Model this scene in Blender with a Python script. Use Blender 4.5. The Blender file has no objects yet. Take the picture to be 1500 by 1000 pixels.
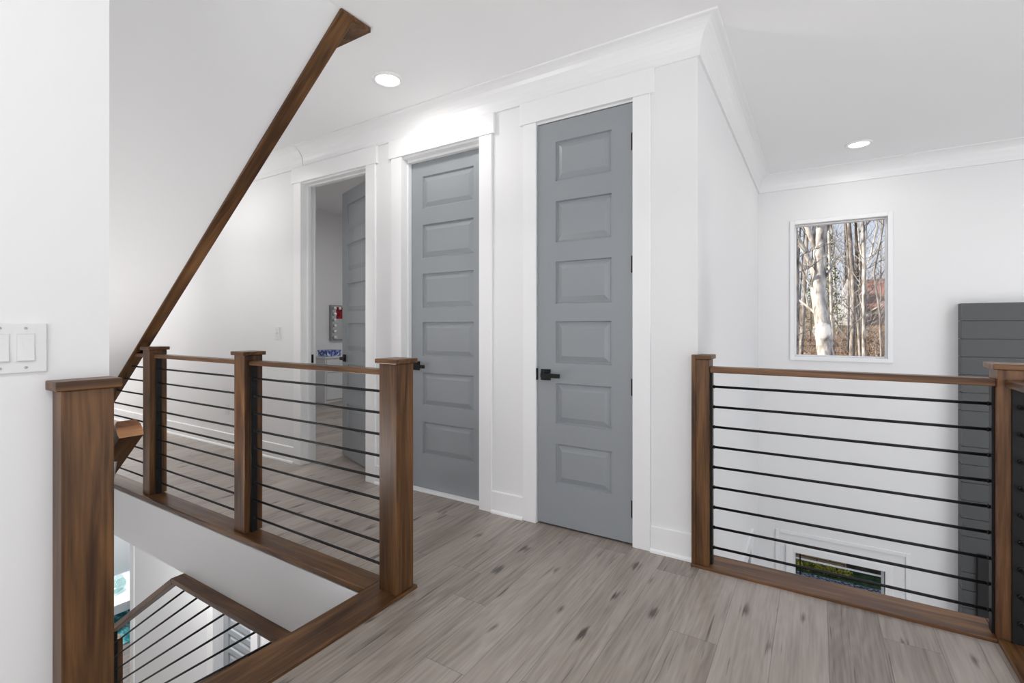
import bpy, bmesh, math, random
from mathutils import Vector, Matrix
random.seed(7)
S = bpy.context.scene
COL = S.collection
PI = math.pi

# ------------------------------------------------------------------ materials
def newmat(name):
    m = bpy.data.materials.new(name); m.use_nodes = True
    nt = m.node_tree
    return m, nt, nt.nodes['Principled BSDF']

def plain(name, col, rough=0.5, metal=0.0, bump=0.0, bscale=120.0, spec=0.5):
    m, nt, b = newmat(name)
    b.inputs['Base Color'].default_value = (*col, 1)
    b.inputs['Roughness'].default_value = rough
    b.inputs['Metallic'].default_value = metal
    b.inputs['Specular IOR Level'].default_value = spec
    if bump > 0:
        n = nt.nodes.new('ShaderNodeTexNoise'); n.inputs['Scale'].default_value = bscale
        n.inputs['Detail'].default_value = 3
        g = nt.nodes.new('ShaderNodeNewGeometry')
        nt.links.new(g.outputs['Position'], n.inputs['Vector'])
        bp = nt.nodes.new('ShaderNodeBump'); bp.inputs['Strength'].default_value = bump
        bp.inputs['Distance'].default_value = 0.002
        nt.links.new(n.outputs['Fac'], bp.inputs['Height'])
        nt.links.new(bp.outputs['Normal'], b.inputs['Normal'])
    return m

def ramp(nt, stops):
    r = nt.nodes.new('ShaderNodeValToRGB')
    e = r.color_ramp.elements
    while len(e) > 1: e.remove(e[-1])
    e[0].position = stops[0][0]; e[0].color = (*stops[0][1], 1)
    for p, c in stops[1:]:
        x = e.new(p); x.color = (*c, 1)
    return r

def mathn(nt, op, a, b=None, c=None):
    n = nt.nodes.new('ShaderNodeMath'); n.operation = op
    for i, v in enumerate((a, b, c)):
        if v is None: continue
        if isinstance(v, (int, float)): n.inputs[i].default_value = v
        else: nt.links.new(v, n.inputs[i])
    return n.outputs[0]

def wood(name, axis, dark, mid, light, rough=0.38, tilt=0.0):
    """stained timber, grain running along the given axis of the object"""
    m, nt, b = newmat(name)
    tc = nt.nodes.new('ShaderNodeTexCoord'); oi = nt.nodes.new('ShaderNodeObjectInfo')
    mp = nt.nodes.new('ShaderNodeMapping')
    sc = [16.0, 16.0, 16.0]; sc['XYZ'.index(axis)] = 1.3
    mp.inputs['Scale'].default_value = sc
    rnd = nt.nodes.new('ShaderNodeVectorMath'); rnd.operation = 'SCALE'
    rnd.inputs[0].default_value = (7.1, 5.3, 9.7)
    nt.links.new(oi.outputs['Random'], rnd.inputs['Scale'])
    ad = nt.nodes.new('ShaderNodeVectorMath'); ad.operation = 'ADD'
    pm = nt.nodes.new('ShaderNodeMapping'); pm.inputs['Rotation'].default_value = (0, math.radians(tilt), 0)
    nt.links.new(tc.outputs['Object'], pm.inputs['Vector']); nt.links.new(pm.outputs[0], ad.inputs[0]); nt.links.new(rnd.outputs[0], ad.inputs[1])
    nt.links.new(ad.outputs[0], mp.inputs['Vector'])
    n1 = nt.nodes.new('ShaderNodeTexNoise'); n1.inputs['Scale'].default_value = 1.0
    n1.inputs['Detail'].default_value = 6; n1.inputs['Distortion'].default_value = 1.2
    nt.links.new(mp.outputs[0], n1.inputs['Vector'])
    mp2 = nt.nodes.new('ShaderNodeMapping')
    sc2 = [110.0, 110.0, 110.0]; sc2['XYZ'.index(axis)] = 5.0
    mp2.inputs['Scale'].default_value = sc2
    nt.links.new(ad.outputs[0], mp2.inputs['Vector'])
    n2 = nt.nodes.new('ShaderNodeTexNoise'); n2.inputs['Scale'].default_value = 1.0
    n2.inputs['Detail'].default_value = 4
    nt.links.new(mp2.outputs[0], n2.inputs['Vector'])
    v = mathn(nt, 'ADD', mathn(nt, 'MULTIPLY', n1.outputs['Fac'], 0.72), mathn(nt, 'MULTIPLY', n2.outputs['Fac'], 0.28))
    r = ramp(nt, [(0.34, dark), (0.49, mid), (0.64, light)])
    nt.links.new(v, r.inputs[0]); nt.links.new(r.outputs[0], b.inputs['Base Color'])
    b.inputs['Roughness'].default_value = rough; b.inputs['Specular IOR Level'].default_value = 0.36
    bp = nt.nodes.new('ShaderNodeBump'); bp.inputs['Strength'].default_value = 0.12; bp.inputs['Distance'].default_value = 0.001
    nt.links.new(n2.outputs['Fac'], bp.inputs['Height']); nt.links.new(bp.outputs['Normal'], b.inputs['Normal'])
    return m

def floor_material():
    m, nt, b = newmat('plank_floor')
    g = nt.nodes.new('ShaderNodeNewGeometry')
    sx = nt.nodes.new('ShaderNodeSeparateXYZ'); nt.links.new(g.outputs['Position'], sx.inputs[0])
    W, L = 0.178, 1.22
    rx = mathn(nt, 'DIVIDE', mathn(nt, 'ADD', sx.outputs['X'], 20 * W + 1.387), W)
    row = mathn(nt, 'FLOOR', rx); fx = mathn(nt, 'SUBTRACT', rx, row)
    wn = nt.nodes.new('ShaderNodeTexWhiteNoise'); wn.noise_dimensions = '1D'
    nt.links.new(row, wn.inputs['W'])
    ry = mathn(nt, 'ADD', mathn(nt, 'DIVIDE', mathn(nt, 'ADD', sx.outputs['Y'], 30.0), L), wn.outputs['Value'])
    cel = mathn(nt, 'FLOOR', ry); fy = mathn(nt, 'SUBTRACT', ry, cel)
    cv = nt.nodes.new('ShaderNodeCombineXYZ'); nt.links.new(row, cv.inputs[0]); nt.links.new(cel, cv.inputs[1])
    w2 = nt.nodes.new('ShaderNodeTexWhiteNoise'); w2.noise_dimensions = '2D'
    nt.links.new(cv.outputs[0], w2.inputs['Vector'])
    sep = nt.nodes.new('ShaderNodeSeparateColor'); nt.links.new(w2.outputs['Color'], sep.inputs[0])
    # grain coordinates with a jump at every plank
    gx = mathn(nt, 'ADD', sx.outputs['X'], mathn(nt, 'MULTIPLY', sep.outputs[0], 31.0))
    gy = mathn(nt, 'ADD', sx.outputs['Y'], mathn(nt, 'MULTIPLY', sep.outputs[1], 47.0))
    def noise(sx_, sy_, det, dist=0.0):
        c = nt.nodes.new('ShaderNodeCombineXYZ')
        nt.links.new(mathn(nt, 'MULTIPLY', gx, sx_), c.inputs[0]); nt.links.new(mathn(nt, 'MULTIPLY', gy, sy_), c.inputs[1])
        n = nt.nodes.new('ShaderNodeTexNoise'); n.inputs['Scale'].default_value = 1.0
        n.inputs['Detail'].default_value = det; n.inputs['Distortion'].default_value = dist
        nt.links.new(c.outputs[0], n.inputs['Vector']); return n.outputs['Fac']
    broad = noise(9.0, 1.1, 4, 0.7)
    fine = noise(90.0, 3.5, 5, 0.2)
    rings = noise(26.0, 1.8, 3, 1.6)
    streak = noise(55.0, 1.9, 2, 0.9)
    # knots
    c = nt.nodes.new('ShaderNodeCombineXYZ')
    nt.links.new(mathn(nt, 'MULTIPLY', gx, 8.5), c.inputs[0]); nt.links.new(mathn(nt, 'MULTIPLY', gy, 3.0), c.inputs[1])
    vo = nt.nodes.new('ShaderNodeTexVoronoi'); vo.voronoi_dimensions = '2D'; vo.inputs['Scale'].default_value = 1.0
    nt.links.new(c.outputs[0], vo.inputs['Vector'])
    kd = mathn(nt, 'ADD', vo.outputs['Distance'], mathn(nt, 'MULTIPLY', mathn(nt, 'SUBTRACT', rings, 0.5), 0.55))
    kn = nt.nodes.new('ShaderNodeMapRange'); kn.inputs[1].default_value = 0.00; kn.inputs[2].default_value = 0.15
    kn.inputs[3].default_value = 1.0; kn.inputs[4].default_value = 0.0
    nt.links.new(kd, kn.inputs[0])
    vs_ = nt.nodes.new('ShaderNodeSeparateColor'); nt.links.new(vo.outputs['Color'], vs_.inputs[0])
    kn_on = mathn(nt, 'GREATER_THAN', vs_.outputs[0], 0.62)
    v = mathn(nt, 'ADD', mathn(nt, 'MULTIPLY', broad, 0.34), mathn(nt, 'MULTIPLY', fine, 0.40))
    cath = noise(5.0, .62, 2, 0.35)
    v = mathn(nt, 'ADD', v, mathn(nt, 'MULTIPLY', rings, 0.26))
    v = mathn(nt, 'ADD', v, mathn(nt, 'MULTIPLY', mathn(nt, 'SINE', mathn(nt, 'MULTIPLY', cath, 110.0)), 0.020))
    v = mathn(nt, 'ADD', v, mathn(nt, 'MULTIPLY', mathn(nt, 'SUBTRACT', sep.outputs[2], 0.5), 0.18))
    v = mathn(nt, 'SUBTRACT', v, mathn(nt, 'MULTIPLY', mathn(nt, 'MULTIPLY', kn.outputs[0], kn_on), 0.38))
    # rare dark cracks
    ck = nt.nodes.new('ShaderNodeMapRange'); ck.inputs[1].default_value = 0.27; ck.inputs[2].default_value = 0.33
    ck.inputs[3].default_value = 1.0; ck.inputs[4].default_value = 0.0
    nt.links.new(streak, ck.inputs[0])
    v = mathn(nt, 'SUBTRACT', v, mathn(nt, 'MULTIPLY', ck.outputs[0], 0.24))
    r = ramp(nt, [(0.16, (0.080, 0.066, 0.058)), (0.36, (0.225, 0.190, 0.165)), (0.50, (0.320, 0.276, 0.244)), (0.68, (0.415, 0.367, 0.330))])
    nt.links.new(v, r.inputs[0])
    # seams
    ex = mathn(nt, 'MINIMUM', fx, mathn(nt, 'SUBTRACT', 1.0, fx))
    ey = mathn(nt, 'MULTIPLY', mathn(nt, 'MINIMUM', fy, mathn(nt, 'SUBTRACT', 1.0, fy)), L / W)
    se = nt.nodes.new('ShaderNodeMapRange'); se.inputs[1].default_value = 0.003; se.inputs[2].default_value = 0.012
    se.inputs[3].default_value = 0.62; se.inputs[4].default_value = 1.0
    nt.links.new(mathn(nt, 'MINIMUM', ex, ey), se.inputs[0])
    mx = nt.nodes.new('ShaderNodeMix'); mx.data_type = 'RGBA'; mx.blend_type = 'MULTIPLY'; mx.inputs[0].default_value = 1.0
    nt.links.new(r.outputs[0], mx.inputs[6])
    cb = nt.nodes.new('ShaderNodeCombineColor')
    for i in range(3): nt.links.new(se.outputs[0], cb.inputs[i])
    nt.links.new(cb.outputs[0], mx.inputs[7])
    nt.links.new(mx.outputs[2], b.inputs['Base Color'])
    b.inputs['Roughness'].default_value = 0.36
    bp = nt.nodes.new('ShaderNodeBump'); bp.inputs['Strength'].default_value = 0.15; bp.inputs['Distance'].default_value = 0.002
    nt.links.new(mathn(nt, 'MULTIPLY', fine, se.outputs[0]), bp.inputs['Height']); nt.links.new(bp.outputs['Normal'], b.inputs['Normal'])
    return m

def noisy(name, stops, scale, rough=0.9, detail=6, stretch=(1, 1, 1), bump=0.0):
    m, nt, b = newmat(name)
    tc = nt.nodes.new('ShaderNodeNewGeometry'); mp = nt.nodes.new('ShaderNodeMapping')
    mp.inputs['Scale'].default_value = stretch
    nt.links.new(tc.outputs['Position'], mp.inputs['Vector'])
    n = nt.nodes.new('ShaderNodeTexNoise'); n.inputs['Scale'].default_value = scale; n.inputs['Detail'].default_value = detail
    nt.links.new(mp.outputs[0], n.inputs['Vector'])
    r = ramp(nt, stops); nt.links.new(n.outputs['Fac'], r.inputs[0]); nt.links.new(r.outputs[0], b.inputs['Base Color'])
    b.inputs['Roughness'].default_value = rough; b.inputs['Specular IOR Level'].default_value = 0.2
    if bump:
        bp = nt.nodes.new('ShaderNodeBump'); bp.inputs['Strength'].default_value = bump; bp.inputs['Distance'].default_value = 0.02
        nt.links.new(n.outputs['Fac'], bp.inputs['Height']); nt.links.new(bp.outputs['Normal'], b.inputs['Normal'])
    return m

def glass(name, tint=(1, 1, 1), gloss=0.012):
    m = bpy.data.materials.new(name); m.use_nodes = True; nt = m.node_tree; nt.nodes.clear()
    o = nt.nodes.new('ShaderNodeOutputMaterial'); mx = nt.nodes.new('ShaderNodeMixShader')
    t = nt.nodes.new('ShaderNodeBsdfTransparent'); t.inputs[0].default_value = (*tint, 1)
    g = nt.nodes.new('ShaderNodeBsdfGlossy'); g.inputs['Roughness'].default_value = 0.02
    mx.inputs[0].default_value = gloss
    nt.links.new(t.outputs[0], mx.inputs[1]); nt.links.new(g.outputs[0], mx.inputs[2]); nt.links.new(mx.outputs[0], o.inputs[0])
    return m

def emit(name, col, strength):
    m = bpy.data.materials.new(name); m.use_nodes = True; nt = m.node_tree; nt.nodes.clear()
    o = nt.nodes.new('ShaderNodeOutputMaterial'); e = nt.nodes.new('ShaderNodeEmission')
    e.inputs[0].default_value = (*col, 1); e.inputs[1].default_value = strength
    nt.links.new(e.outputs[0], o.inputs[0]); return m

def shiplap_material(z0, pitch):
    m, nt, b = newmat('charcoal_shiplap')
    b.inputs['Base Color'].default_value = (0.072, 0.074, 0.077, 1)
    b.inputs['Roughness'].default_value = 0.45
    return m

def block_material():
    m, nt, b = newmat('tan_block')
    g = nt.nodes.new('ShaderNodeNewGeometry'); sp = nt.nodes.new('ShaderNodeSeparateXYZ'); cb = nt.nodes.new('ShaderNodeCombineXYZ')
    nt.links.new(g.outputs['Position'], sp.inputs[0]); nt.links.new(sp.outputs['X'], cb.inputs[0]); nt.links.new(sp.outputs['Z'], cb.inputs[1])
    br = nt.nodes.new('ShaderNodeTexBrick'); nt.links.new(cb.outputs[0], br.inputs['Vector'])
    br.inputs['Color1'].default_value = (0.62, 0.40, 0.22, 1); br.inputs['Color2'].default_value = (0.50, 0.32, 0.18, 1)
    br.inputs['Mortar'].default_value = (0.16, 0.11, 0.07, 1); br.inputs['Scale'].default_value = 1.0
    br.inputs['Mortar Size'].default_value = 0.008; br.inputs['Brick Width'].default_value = 0.36; br.inputs['Row Height'].default_value = 0.14
    nt.links.new(br.outputs['Color'], b.inputs['Base Color']); b.inputs['Roughness'].default_value = 0.9
    return m

WALL = plain('wall_paint', (0.815, 0.815, 0.82), 0.62, bump=0.05, bscale=260)
CEIL = plain('ceiling_paint', (0.89, 0.89, 0.895), 0.8, bump=0.04, bscale=200)
TRIM = plain('trim_paint', (0.86, 0.86, 0.865), 0.32)
DOOR = plain('grey_door_paint', (0.285, 0.303, 0.320), 0.36)
BLACK = plain('black_metal', (0.006, 0.006, 0.0065), 0.48, spec=0.3)
DK, MD, LT = (0.026, 0.0092, 0.0032), (0.080, 0.0350, 0.0118), (0.168, 0.080, 0.029)
WX, WY, WZ = (wood('stained_timber_' + a.lower(), a, DK, MD, LT) for a in 'XYZ')
WSL = wood('stained_timber_sloping', 'X', DK, MD, LT, tilt=36.0)
W2 = [wood('warm_timber_' + a.lower(), a, (.050, .020, .0075), (.130, .058, .023), (.230, .113, .048)) for a in 'XYZ']  # lighter copy of the stained timber, strong light painted into its colour
OAK = wood('raw_oak_cut', 'Y', (0.14, 0.055, 0.022), (0.40, 0.185, 0.080), (0.60, 0.33, 0.16), 0.55)
FLOOR = floor_material()
PLASTIC = plain('white_plastic', (0.75, 0.75, 0.75), 0.3)
SCREW = plain('screw_metal', (0.45, 0.45, 0.45), 0.35, metal=0.8)
GLASS = glass('window_glass')
SHIP = shiplap_material(1.4, .152)
FIREBOX = plain('matt_black', (0.010, 0.010, 0.011), 0.55)

# ------------------------------------------------------------------ mesh helpers
class MB:
    def __init__(s): s.v = []; s.f = []; s.mi = []; s.cur = 0
    def add(s, vs, fs):
        o = len(s.v); s.v += [Vector(p) for p in vs]
        for f in fs: s.f.append([i + o for i in f]); s.mi.append(s.cur)
        return s
    def box(s, x0, x1, y0, y1, z0, z1, M=None):
        if x0 > x1: x0, x1 = x1, x0
        if y0 > y1: y0, y1 = y1, y0
        if z0 > z1: z0, z1 = z1, z0
        vs = [Vector(p) for p in ((x0,y0,z0),(x1,y0,z0),(x1,y1,z0),(x0,y1,z0),(x0,y0,z1),(x1,y0,z1),(x1,y1,z1),(x0,y1,z1))]
        if M is not None: vs = [M @ p for p in vs]
        return s.add(vs, [(0,3,2,1),(4,5,6,7),(0,1,5,4),(1,2,6,5),(2,3,7,6),(3,0,4,7)])
    def tube(s, pts, rad, n=10, caps=True):
        pts = [Vector(p) for p in pts]
        if not isinstance(rad, (list, tuple)): rad = [rad] * len(pts)
        vs = []; fs = []; prev = None
        for i, p in enumerate(pts):
            a = pts[max(i - 1, 0)]; b = pts[min(i + 1, len(pts) - 1)]
            d = (b - a).normalized()
            if prev is None:
                u = d.cross(Vector((0, 0, 1)))
                if u.length < 1e-3: u = d.cross(Vector((1, 0, 0)))
            else: u = prev - d * prev.dot(d)
            u.normalize(); prev = u; w = d.cross(u)
            for k in range(n):
                t = 2 * PI * k / n
                vs.append(p + (u * math.cos(t) + w * math.sin(t)) * rad[i])
        for i in range(len(pts) - 1):
            for k in range(n):
                a = i * n + k; b = i * n + (k + 1) % n
                fs.append((a, b, b + n, a + n))
        if caps:
            fs.append(tuple(reversed(range(n)))); fs.append(tuple(range((len(pts) - 1) * n, len(pts) * n)))
        return s.add(vs, fs)
    def lathe(s, prof, c, axis='Z', n=32):
        vs = []; fs = []
        for r, h in prof:
            for k in range(n):
                t = 2 * PI * k / n
                x, y = r * math.cos(t), r * math.sin(t)
                p = {'Z': (x, y, h), 'Y': (x, h, -y), 'X': (h, x, y)}[axis]
                vs.append(Vector(c) + Vector(p))
        for i in range(len(prof) - 1):
            for k in range(n):
                a = i * n + k; b = i * n + (k + 1) % n
                fs.append((a, b, b + n, a + n))
        return s.add(vs, fs)
    def prism(s, poly, axis, a0, a1):
        """extrude a polygon given in the two other axes"""
        n = len(poly); vs = []
        for a in (a0, a1):
            for p, q in poly:
                vs.append({'X': (a, p, q), 'Y': (p, a, q), 'Z': (p, q, a)}[axis])
        fs = [tuple(range(n)), tuple(reversed(range(n, 2 * n)))]
        for i in range(n):
            j = (i + 1) % n; fs.append((i, i + n, j + n, j))
        return s.add(vs, fs)
    def sweep(s, path, prof):
        """sweep a (distance, height) profile along a level path; the room is on the right of the path"""
        n = len(prof); m = len(path); vs = []
        P = [Vector((p[0], p[1])) for p in path]
        for i in range(m):
            ds = []
            if i > 0: ds.append((P[i] - P[i-1]).normalized())
            if i < m - 1: ds.append((P[i+1] - P[i]).normalized())
            ns = [Vector((d.y, -d.x)) for d in ds]
            nn = ns[0] if len(ns) == 1 else (ns[0] + ns[1]) / (1 + ns[0].dot(ns[1]))
            for d, z in prof: vs.append((P[i].x + nn.x * d, P[i].y + nn.y * d, z))
        fs = []
        for i in range(m - 1):
            for k in range(n):
                a = i * n + k; b = i * n + (k + 1) % n
                fs.append((a, b, b + n, a + n))
        fs.append(tuple(range(n))); fs.append(tuple(reversed(range((m-1)*n, m*n))))
        return s.add(vs, fs)
    def build(s, name, mats, parent=None, bevel=0.0, smooth=False, seg=2):
        if not isinstance(mats, (list, tuple)): mats = [mats]
        lo = Vector([min(v[i] for v in s.v) for i in range(3)]); hi = Vector([max(v[i] for v in s.v) for i in range(3)])
        org = Vector(((lo.x + hi.x) / 2, (lo.y + hi.y) / 2, lo.z))
        me = bpy.data.meshes.new(name)
        me.from_pydata([v - org for v in s.v], [], s.f)
        for m in mats: me.materials.append(m)
        me.polygons.foreach_set('material_index', s.mi)
        bm = bmesh.new(); bm.from_mesh(me); bmesh.ops.recalc_face_normals(bm, faces=bm.faces); bm.to_mesh(me); bm.free()
        o = bpy.data.objects.new(name, me); COL.objects.link(o)
        pw = Vector((0, 0, 0)); q = parent
        while q is not None: pw += q.location; q = q.parent
        o.location = org - pw
        if parent is not None: o.parent = parent
        if smooth:
            for p in me.polygons: p.use_smooth = True
        if bevel:
            b = o.modifiers.new('edge', 'BEVEL'); b.width = bevel; b.segments = seg; b.limit_method = 'ANGLE'; b.angle_limit = math.radians(40)
        return o

def box(name, b, m, parent=None, bevel=0.0): return MB().box(*b).build(name, m, parent, bevel)
def struct(o): o['kind'] = 'structure'; return o
def tag(o, label, cat, group=None):
    o['label'] = label; o['category'] = cat
    if group: o['group'] = group
    return o
def thing(name, loc, label, cat, group=None):
    o = bpy.data.objects.new(name, None); o.empty_display_size = 0.1; COL.objects.link(o); o.location = loc
    return tag(o, label, cat, group)

# ------------------------------------------------------------------ key dimensions
YD = 2.616            # hall wall with the doors
HC = 2.743            # ceiling
YF = 5.66             # far wall of the open space
XS = -0.517           # side wall of the open space
ZL = -3.11            # lower floor
XA = -1.69            # wall beside the camera
YA = 0.559            # its end, near side of the stairwell
YS = 1.517            # far side of the stairwell

# ------------------------------------------------------------------ shell
fl = MB().box(XA, 0.70, -4, YA, -.02, 0).box(-1.70, 0.70, YA, YS, -.02, 0)
fl.box(-9.2, 0.70, YS, 2.70, -.02, 0).box(-9.2, -2.6, 2.70, 6.7, -.02, 0)
struct(fl.build('floor', FLOOR))
sl = MB().box(XA, 0.70, -4, YA, -.37, -.021).box(-1.71, 0.70, YA, YS + .012, -.37, -.021).box(-9.2, 0.70, YS + .012, 2.70, -.37, -.021).box(-9.2, -.632, 2.70, 6.7, -.37, -.021)
struct(sl.build('ceiling_lower', WALL))
struct(MB().box(-11, 5.3, -4.1, 6.8, ZL - .1, ZL).build('floor_lower', FLOOR))
ce = MB().box(-10.1, 5.5, -7.6, YD + .115, HC, HC + .12).box(-.632, 5.3, YD + .115, YF + .2, HC, HC + .12)  # slab runs out past the back wall as an added eave against the sun
struct(ce.build('ceiling', CEIL))
struct(box('ceiling_bedroom', (-7.1, -.5, YD + .1, 6.9, 3.12, 3.24), CEIL))

# hall wall with three door openings (jamb faces stand 18 mm inside)
OP = [(-3.79, -2.972), (-2.592, -1.885), (-1.457, -0.853)]
w = MB(); x = -9.2
for a, b in OP:
    w.box(x, a - .018, YD, YD + .115, 0, 3.12); w.box(a - .018, b + .018, YD, YD + .115, 2.458, 3.12); x = b + .018
w.box(x, XS, YD, YD + .115, 0, 3.12)
struct(w.build('wall_back', WALL))
struct(MB().box(XS - .115, XS, YD + .115, YF, -.37, 3.12).box(XS - .115, XS, YD + .09, YF, ZL, -.37).build('wall_side', WALL))
# wall beside the camera and the near side of the stairwell
struct(MB().box(XA - .12, XA, -4, YA - .12, 0, HC).box(-9.2, XA, YA - .12, YA, -.37, HC).box(-9.2, XA - .001, YA - .12, YA, ZL, -.37).build('wall_left', WALL))
# face of the hall floor above the stair
struct(MB().box(-9.2, -1.722, YS, YS + .012, -.37, -.017).box(-1.722, -1.71, YA, YS + .012, -.37, -.017).build('wall_stairwell', WALL))
# far wall with two windows
WU = (-.19, .555, .905, 2.225); WLW = (-.205, .535, -2.35, -1.065)
fw = MB().box(XS - .1, WU[0], YF, YF + .16, ZL, 3.0).box(WU[1], 5.3, YF, YF + .16, ZL, 3.0)
fw.box(WU[0], WU[1], YF, YF + .16, WU[3], 3.0).box(WU[0], WU[1], YF, YF + .16, WLW[3], WU[2]).box(WU[0], WU[1], YF, YF + .16, ZL, WLW[2])
struct(fw.build('wall_far', WALL))
# right wall: unseen bank of window openings, placed to light loft and soffit
rw = MB().box(5.2, 5.36, -4, -2.8, ZL, HC).box(5.2, 5.36, 2.4, YF + .16, ZL, HC).box(5.2, 5.36, -2.8, 2.4, ZL, -2.6).box(5.2, 5.36, -2.8, 2.4, 2.45, HC).box(5.2, 5.36, -2.8, 2.4, -.5, -.1)
rw.box(5.2, 5.36, -.3, -.1, -2.6, 2.45)
struct(rw.build('wall_right', WALL))
# wall behind the camera, a wide opening added in it for fill light
bw = MB().box(-10.1, -1.2, -4.16, -4, ZL, HC).box(3.6, 5.36, -4.16, -4, ZL, HC).box(-1.2, 3.6, -4.16, -4, ZL, .5).box(-1.2, 3.6, -4.16, -4, 2.45, HC)
struct(bw.build('wall_front', WALL))
struct(box('wall_hall_end', (-9.3, -9.2, YA, YD + .1, -.02, HC), WALL))
# bedroom behind the open door
struct(MB().box(-7.05, -6.92, YD + .115, 6.9, 0, 3.12).box(-6.92, -2.6, 6.7, 6.9, 0, 3.12).box(-2.72, -2.6, YD + .115, 6.7, 0, 3.12).build('wall_bedroom', WALL))
# closets behind the two closed doors
struct(MB().box(-2.6, -.632, 3.4, 3.5, 0, HC).build('wall_closet', WALL))

# sloped underside of the upper flight
def zs(x): return HC - .745 * (-1.957 - x)
so = MB().prism([(-1.957, HC), (-5.62, zs(-5.62)), (-5.62, HC)], 'Y', YA, 1.632)
struct(so.build('ceiling_sloped', WALL))
tr = MB().prism([(-1.957, HC - .0005), (-5.62, zs(-5.62)), (-5.636, zs(-5.62) - .021), (-1.945, HC - .013), (-1.945, HC - .0005)], 'Y', 1.553, 1.634)
tr.box(-2.42, -1.947, 1.634, 1.737, HC - .026, HC)
struct(tr.build('trim_1', WSL, bevel=.002))

# landing nosing boards round the stairwell
T0, T1 = -.016, .014
struct(MB().box(-1.738, -1.561, .30, 1.672, T0, T1).build('trim_2', WY, bevel=.004))
struct(MB().box(-5.4, -1.7385, YS - .001, 1.640, T0, T1).build('trim_3', WX, bevel=.004))
# edge board of the open space
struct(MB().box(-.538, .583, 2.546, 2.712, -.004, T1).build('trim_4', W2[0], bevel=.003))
struct(MB().box(.584, .716, -3.0, 2.712, -.004, T1 + .001).build('trim_5', WY, bevel=.003))

# crown
CP = [(0, 2.585), (.014, 2.585), (.014, 2.600)]
for k in range(1, 9):
    t = k / 8 * PI / 2
    CP.append((.014 + .094 * (1 - math.cos(t)), 2.600 + .132 * math.sin(t)))
CP += [(.113, 2.734), (.113, HC), (0, HC)]
struct(MB().sweep([(-3.76, YD), (XS, YD), (XS, YF), (5.2, YF)], CP).build('trim_6', TRIM))
struct(MB().sweep([(-9.2, YD), (-3.763, YD)], [(d * 1.03, z - (.004 if z < 2.7 else 0)) for d, z in CP]).build('trim_7', TRIM))

# casings and jambs
n = 8
for (a, b), (lo, hi) in zip(OP, [(-3.892, -2.868), (-2.694, -1.787), (-1.549, -.757)]):
    c = MB()
    c.box(lo, a, YD - .019, YD, 0, 2.452).box(b, hi, YD - .019, YD, 0, 2.452)
    c.box(lo - .022, hi + .022, YD - .026, YD, 2.452, 2.586)
    c.box(a - .018, a, YD, YD + .118, 0, 2.44).box(b, b + .018, YD, YD + .118, 0, 2.44).box(a - .018, b + .018, YD, YD + .118, 2.44, 2.458)
    if n == 8:      # stops of the open doorway and its inner casing
        c.box(a, a + .012, YD + .045, YD + .08, 0, 2.428).box(a, b, YD + .045, YD + .08, 2.428, 2.44)
        c.box(a - .09, a, YD + .116, YD + .133, 0, 2.45).box(b, b + .09, YD + .116, YD + .133, 0, 2.45)
    if n == 9:
        c.box(a, a + .012, YD + .045, YD + .082, 0, 2.42).box(b - .012, b, YD + .045, YD + .082, 0, 2.42).box(a, b, YD + .045, YD + .082, 2.42, 2.44)
        c.box(a, b, YD + .03, YD + .095, 0, .012)
    struct(c.build('trim_%d' % n, TRIM, bevel=.0025)); n += 1

# baseboards with shoe moulding
BP = [(0, 0), (.028, 0), (.027, .010), (.022, .017), (.016, .019), (.016, .136), (.013, .140), (0, .140)]
for a, b in ((-9.2, -3.893), (-2.867, -2.695), (-1.786, -1.550), (-.756, -.537)):
    struct(MB().sweep([(a, YD), (b, YD)], BP).build('baseboard_back', TRIM))
struct(MB().sweep([(XA, -4), (XA, .42)], BP).build('baseboard_left', TRIM))
struct(MB().sweep([(-6.92, 2.75), (-6.92, 6.7)], BP).build('baseboard_bedroom', TRIM))

# ------------------------------------------------------------------ doors
PZ = [(.26, .50), (.62, .864), (.985, 1.235), (1.34, 1.593), (1.708, 1.955), (2.075, 2.312)]
def leaf(w, h, st, panels, M, t=.035, z0=.012):
    mb = MB()
    for side in (0, 1):
        def P(u, d, z):     # d = depth below the face
            y = d if side == 0 else t - d
            return M @ Vector((u, y, z))
        rows = [z0]
        for a, b in panels: rows += [a, b]
        rows.append(h)
        cols = [0, st, w - st, w]
        for i in range(len(rows) - 1):
            for j in range(3):
                u0, u1, a, b = cols[j], cols[j+1], rows[i], rows[i+1]
                if j == 1 and i % 2 == 1:
                    rings = [(0, 0), (.005, .0135), (.012, .014), (.040, .003), (.042, .002)]
                    vs = []
                    for ins, d in rings:
                        vs += [P(u0 + ins, d, a + ins), P(u1 - ins, d, a + ins), P(u1 - ins, d, b - ins), P(u0 + ins, d, b - ins)]
                    fs = []
                    for r in range(len(rings) - 1):
                        for k in range(4):
                            p, q = r * 4 + k, r * 4 + (k + 1) % 4
                            fs.append((p, q, q + 4, p + 4))
                    e = (len(rings) - 1) * 4; fs.append((e, e + 1, e + 2, e + 3))
                    mb.add(vs, fs)
                else:
                    mb.add([P(u0, 0, a), P(u1, 0, a), P(u1, 0, b), P(u0, 0, b)], [(0, 1, 2, 3)])
    R = lambda u, y, z: M @ Vector((u, y, z))
    mb.add([R(0,0,z0),R(0,t,z0),R(0,t,h),R(0,0,h)], [(0,1,2,3)]); mb.add([R(w,0,z0),R(w,t,z0),R(w,t,h),R(w,0,h)], [(0,1,2,3)])
    mb.add([R(0,0,z0),R(w,0,z0),R(w,t,z0),R(0,t,z0)], [(0,1,2,3)]); mb.add([R(0,0,h),R(w,0,h),R(w,t,h),R(0,t,h)], [(0,1,2,3)])
    return mb
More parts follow.
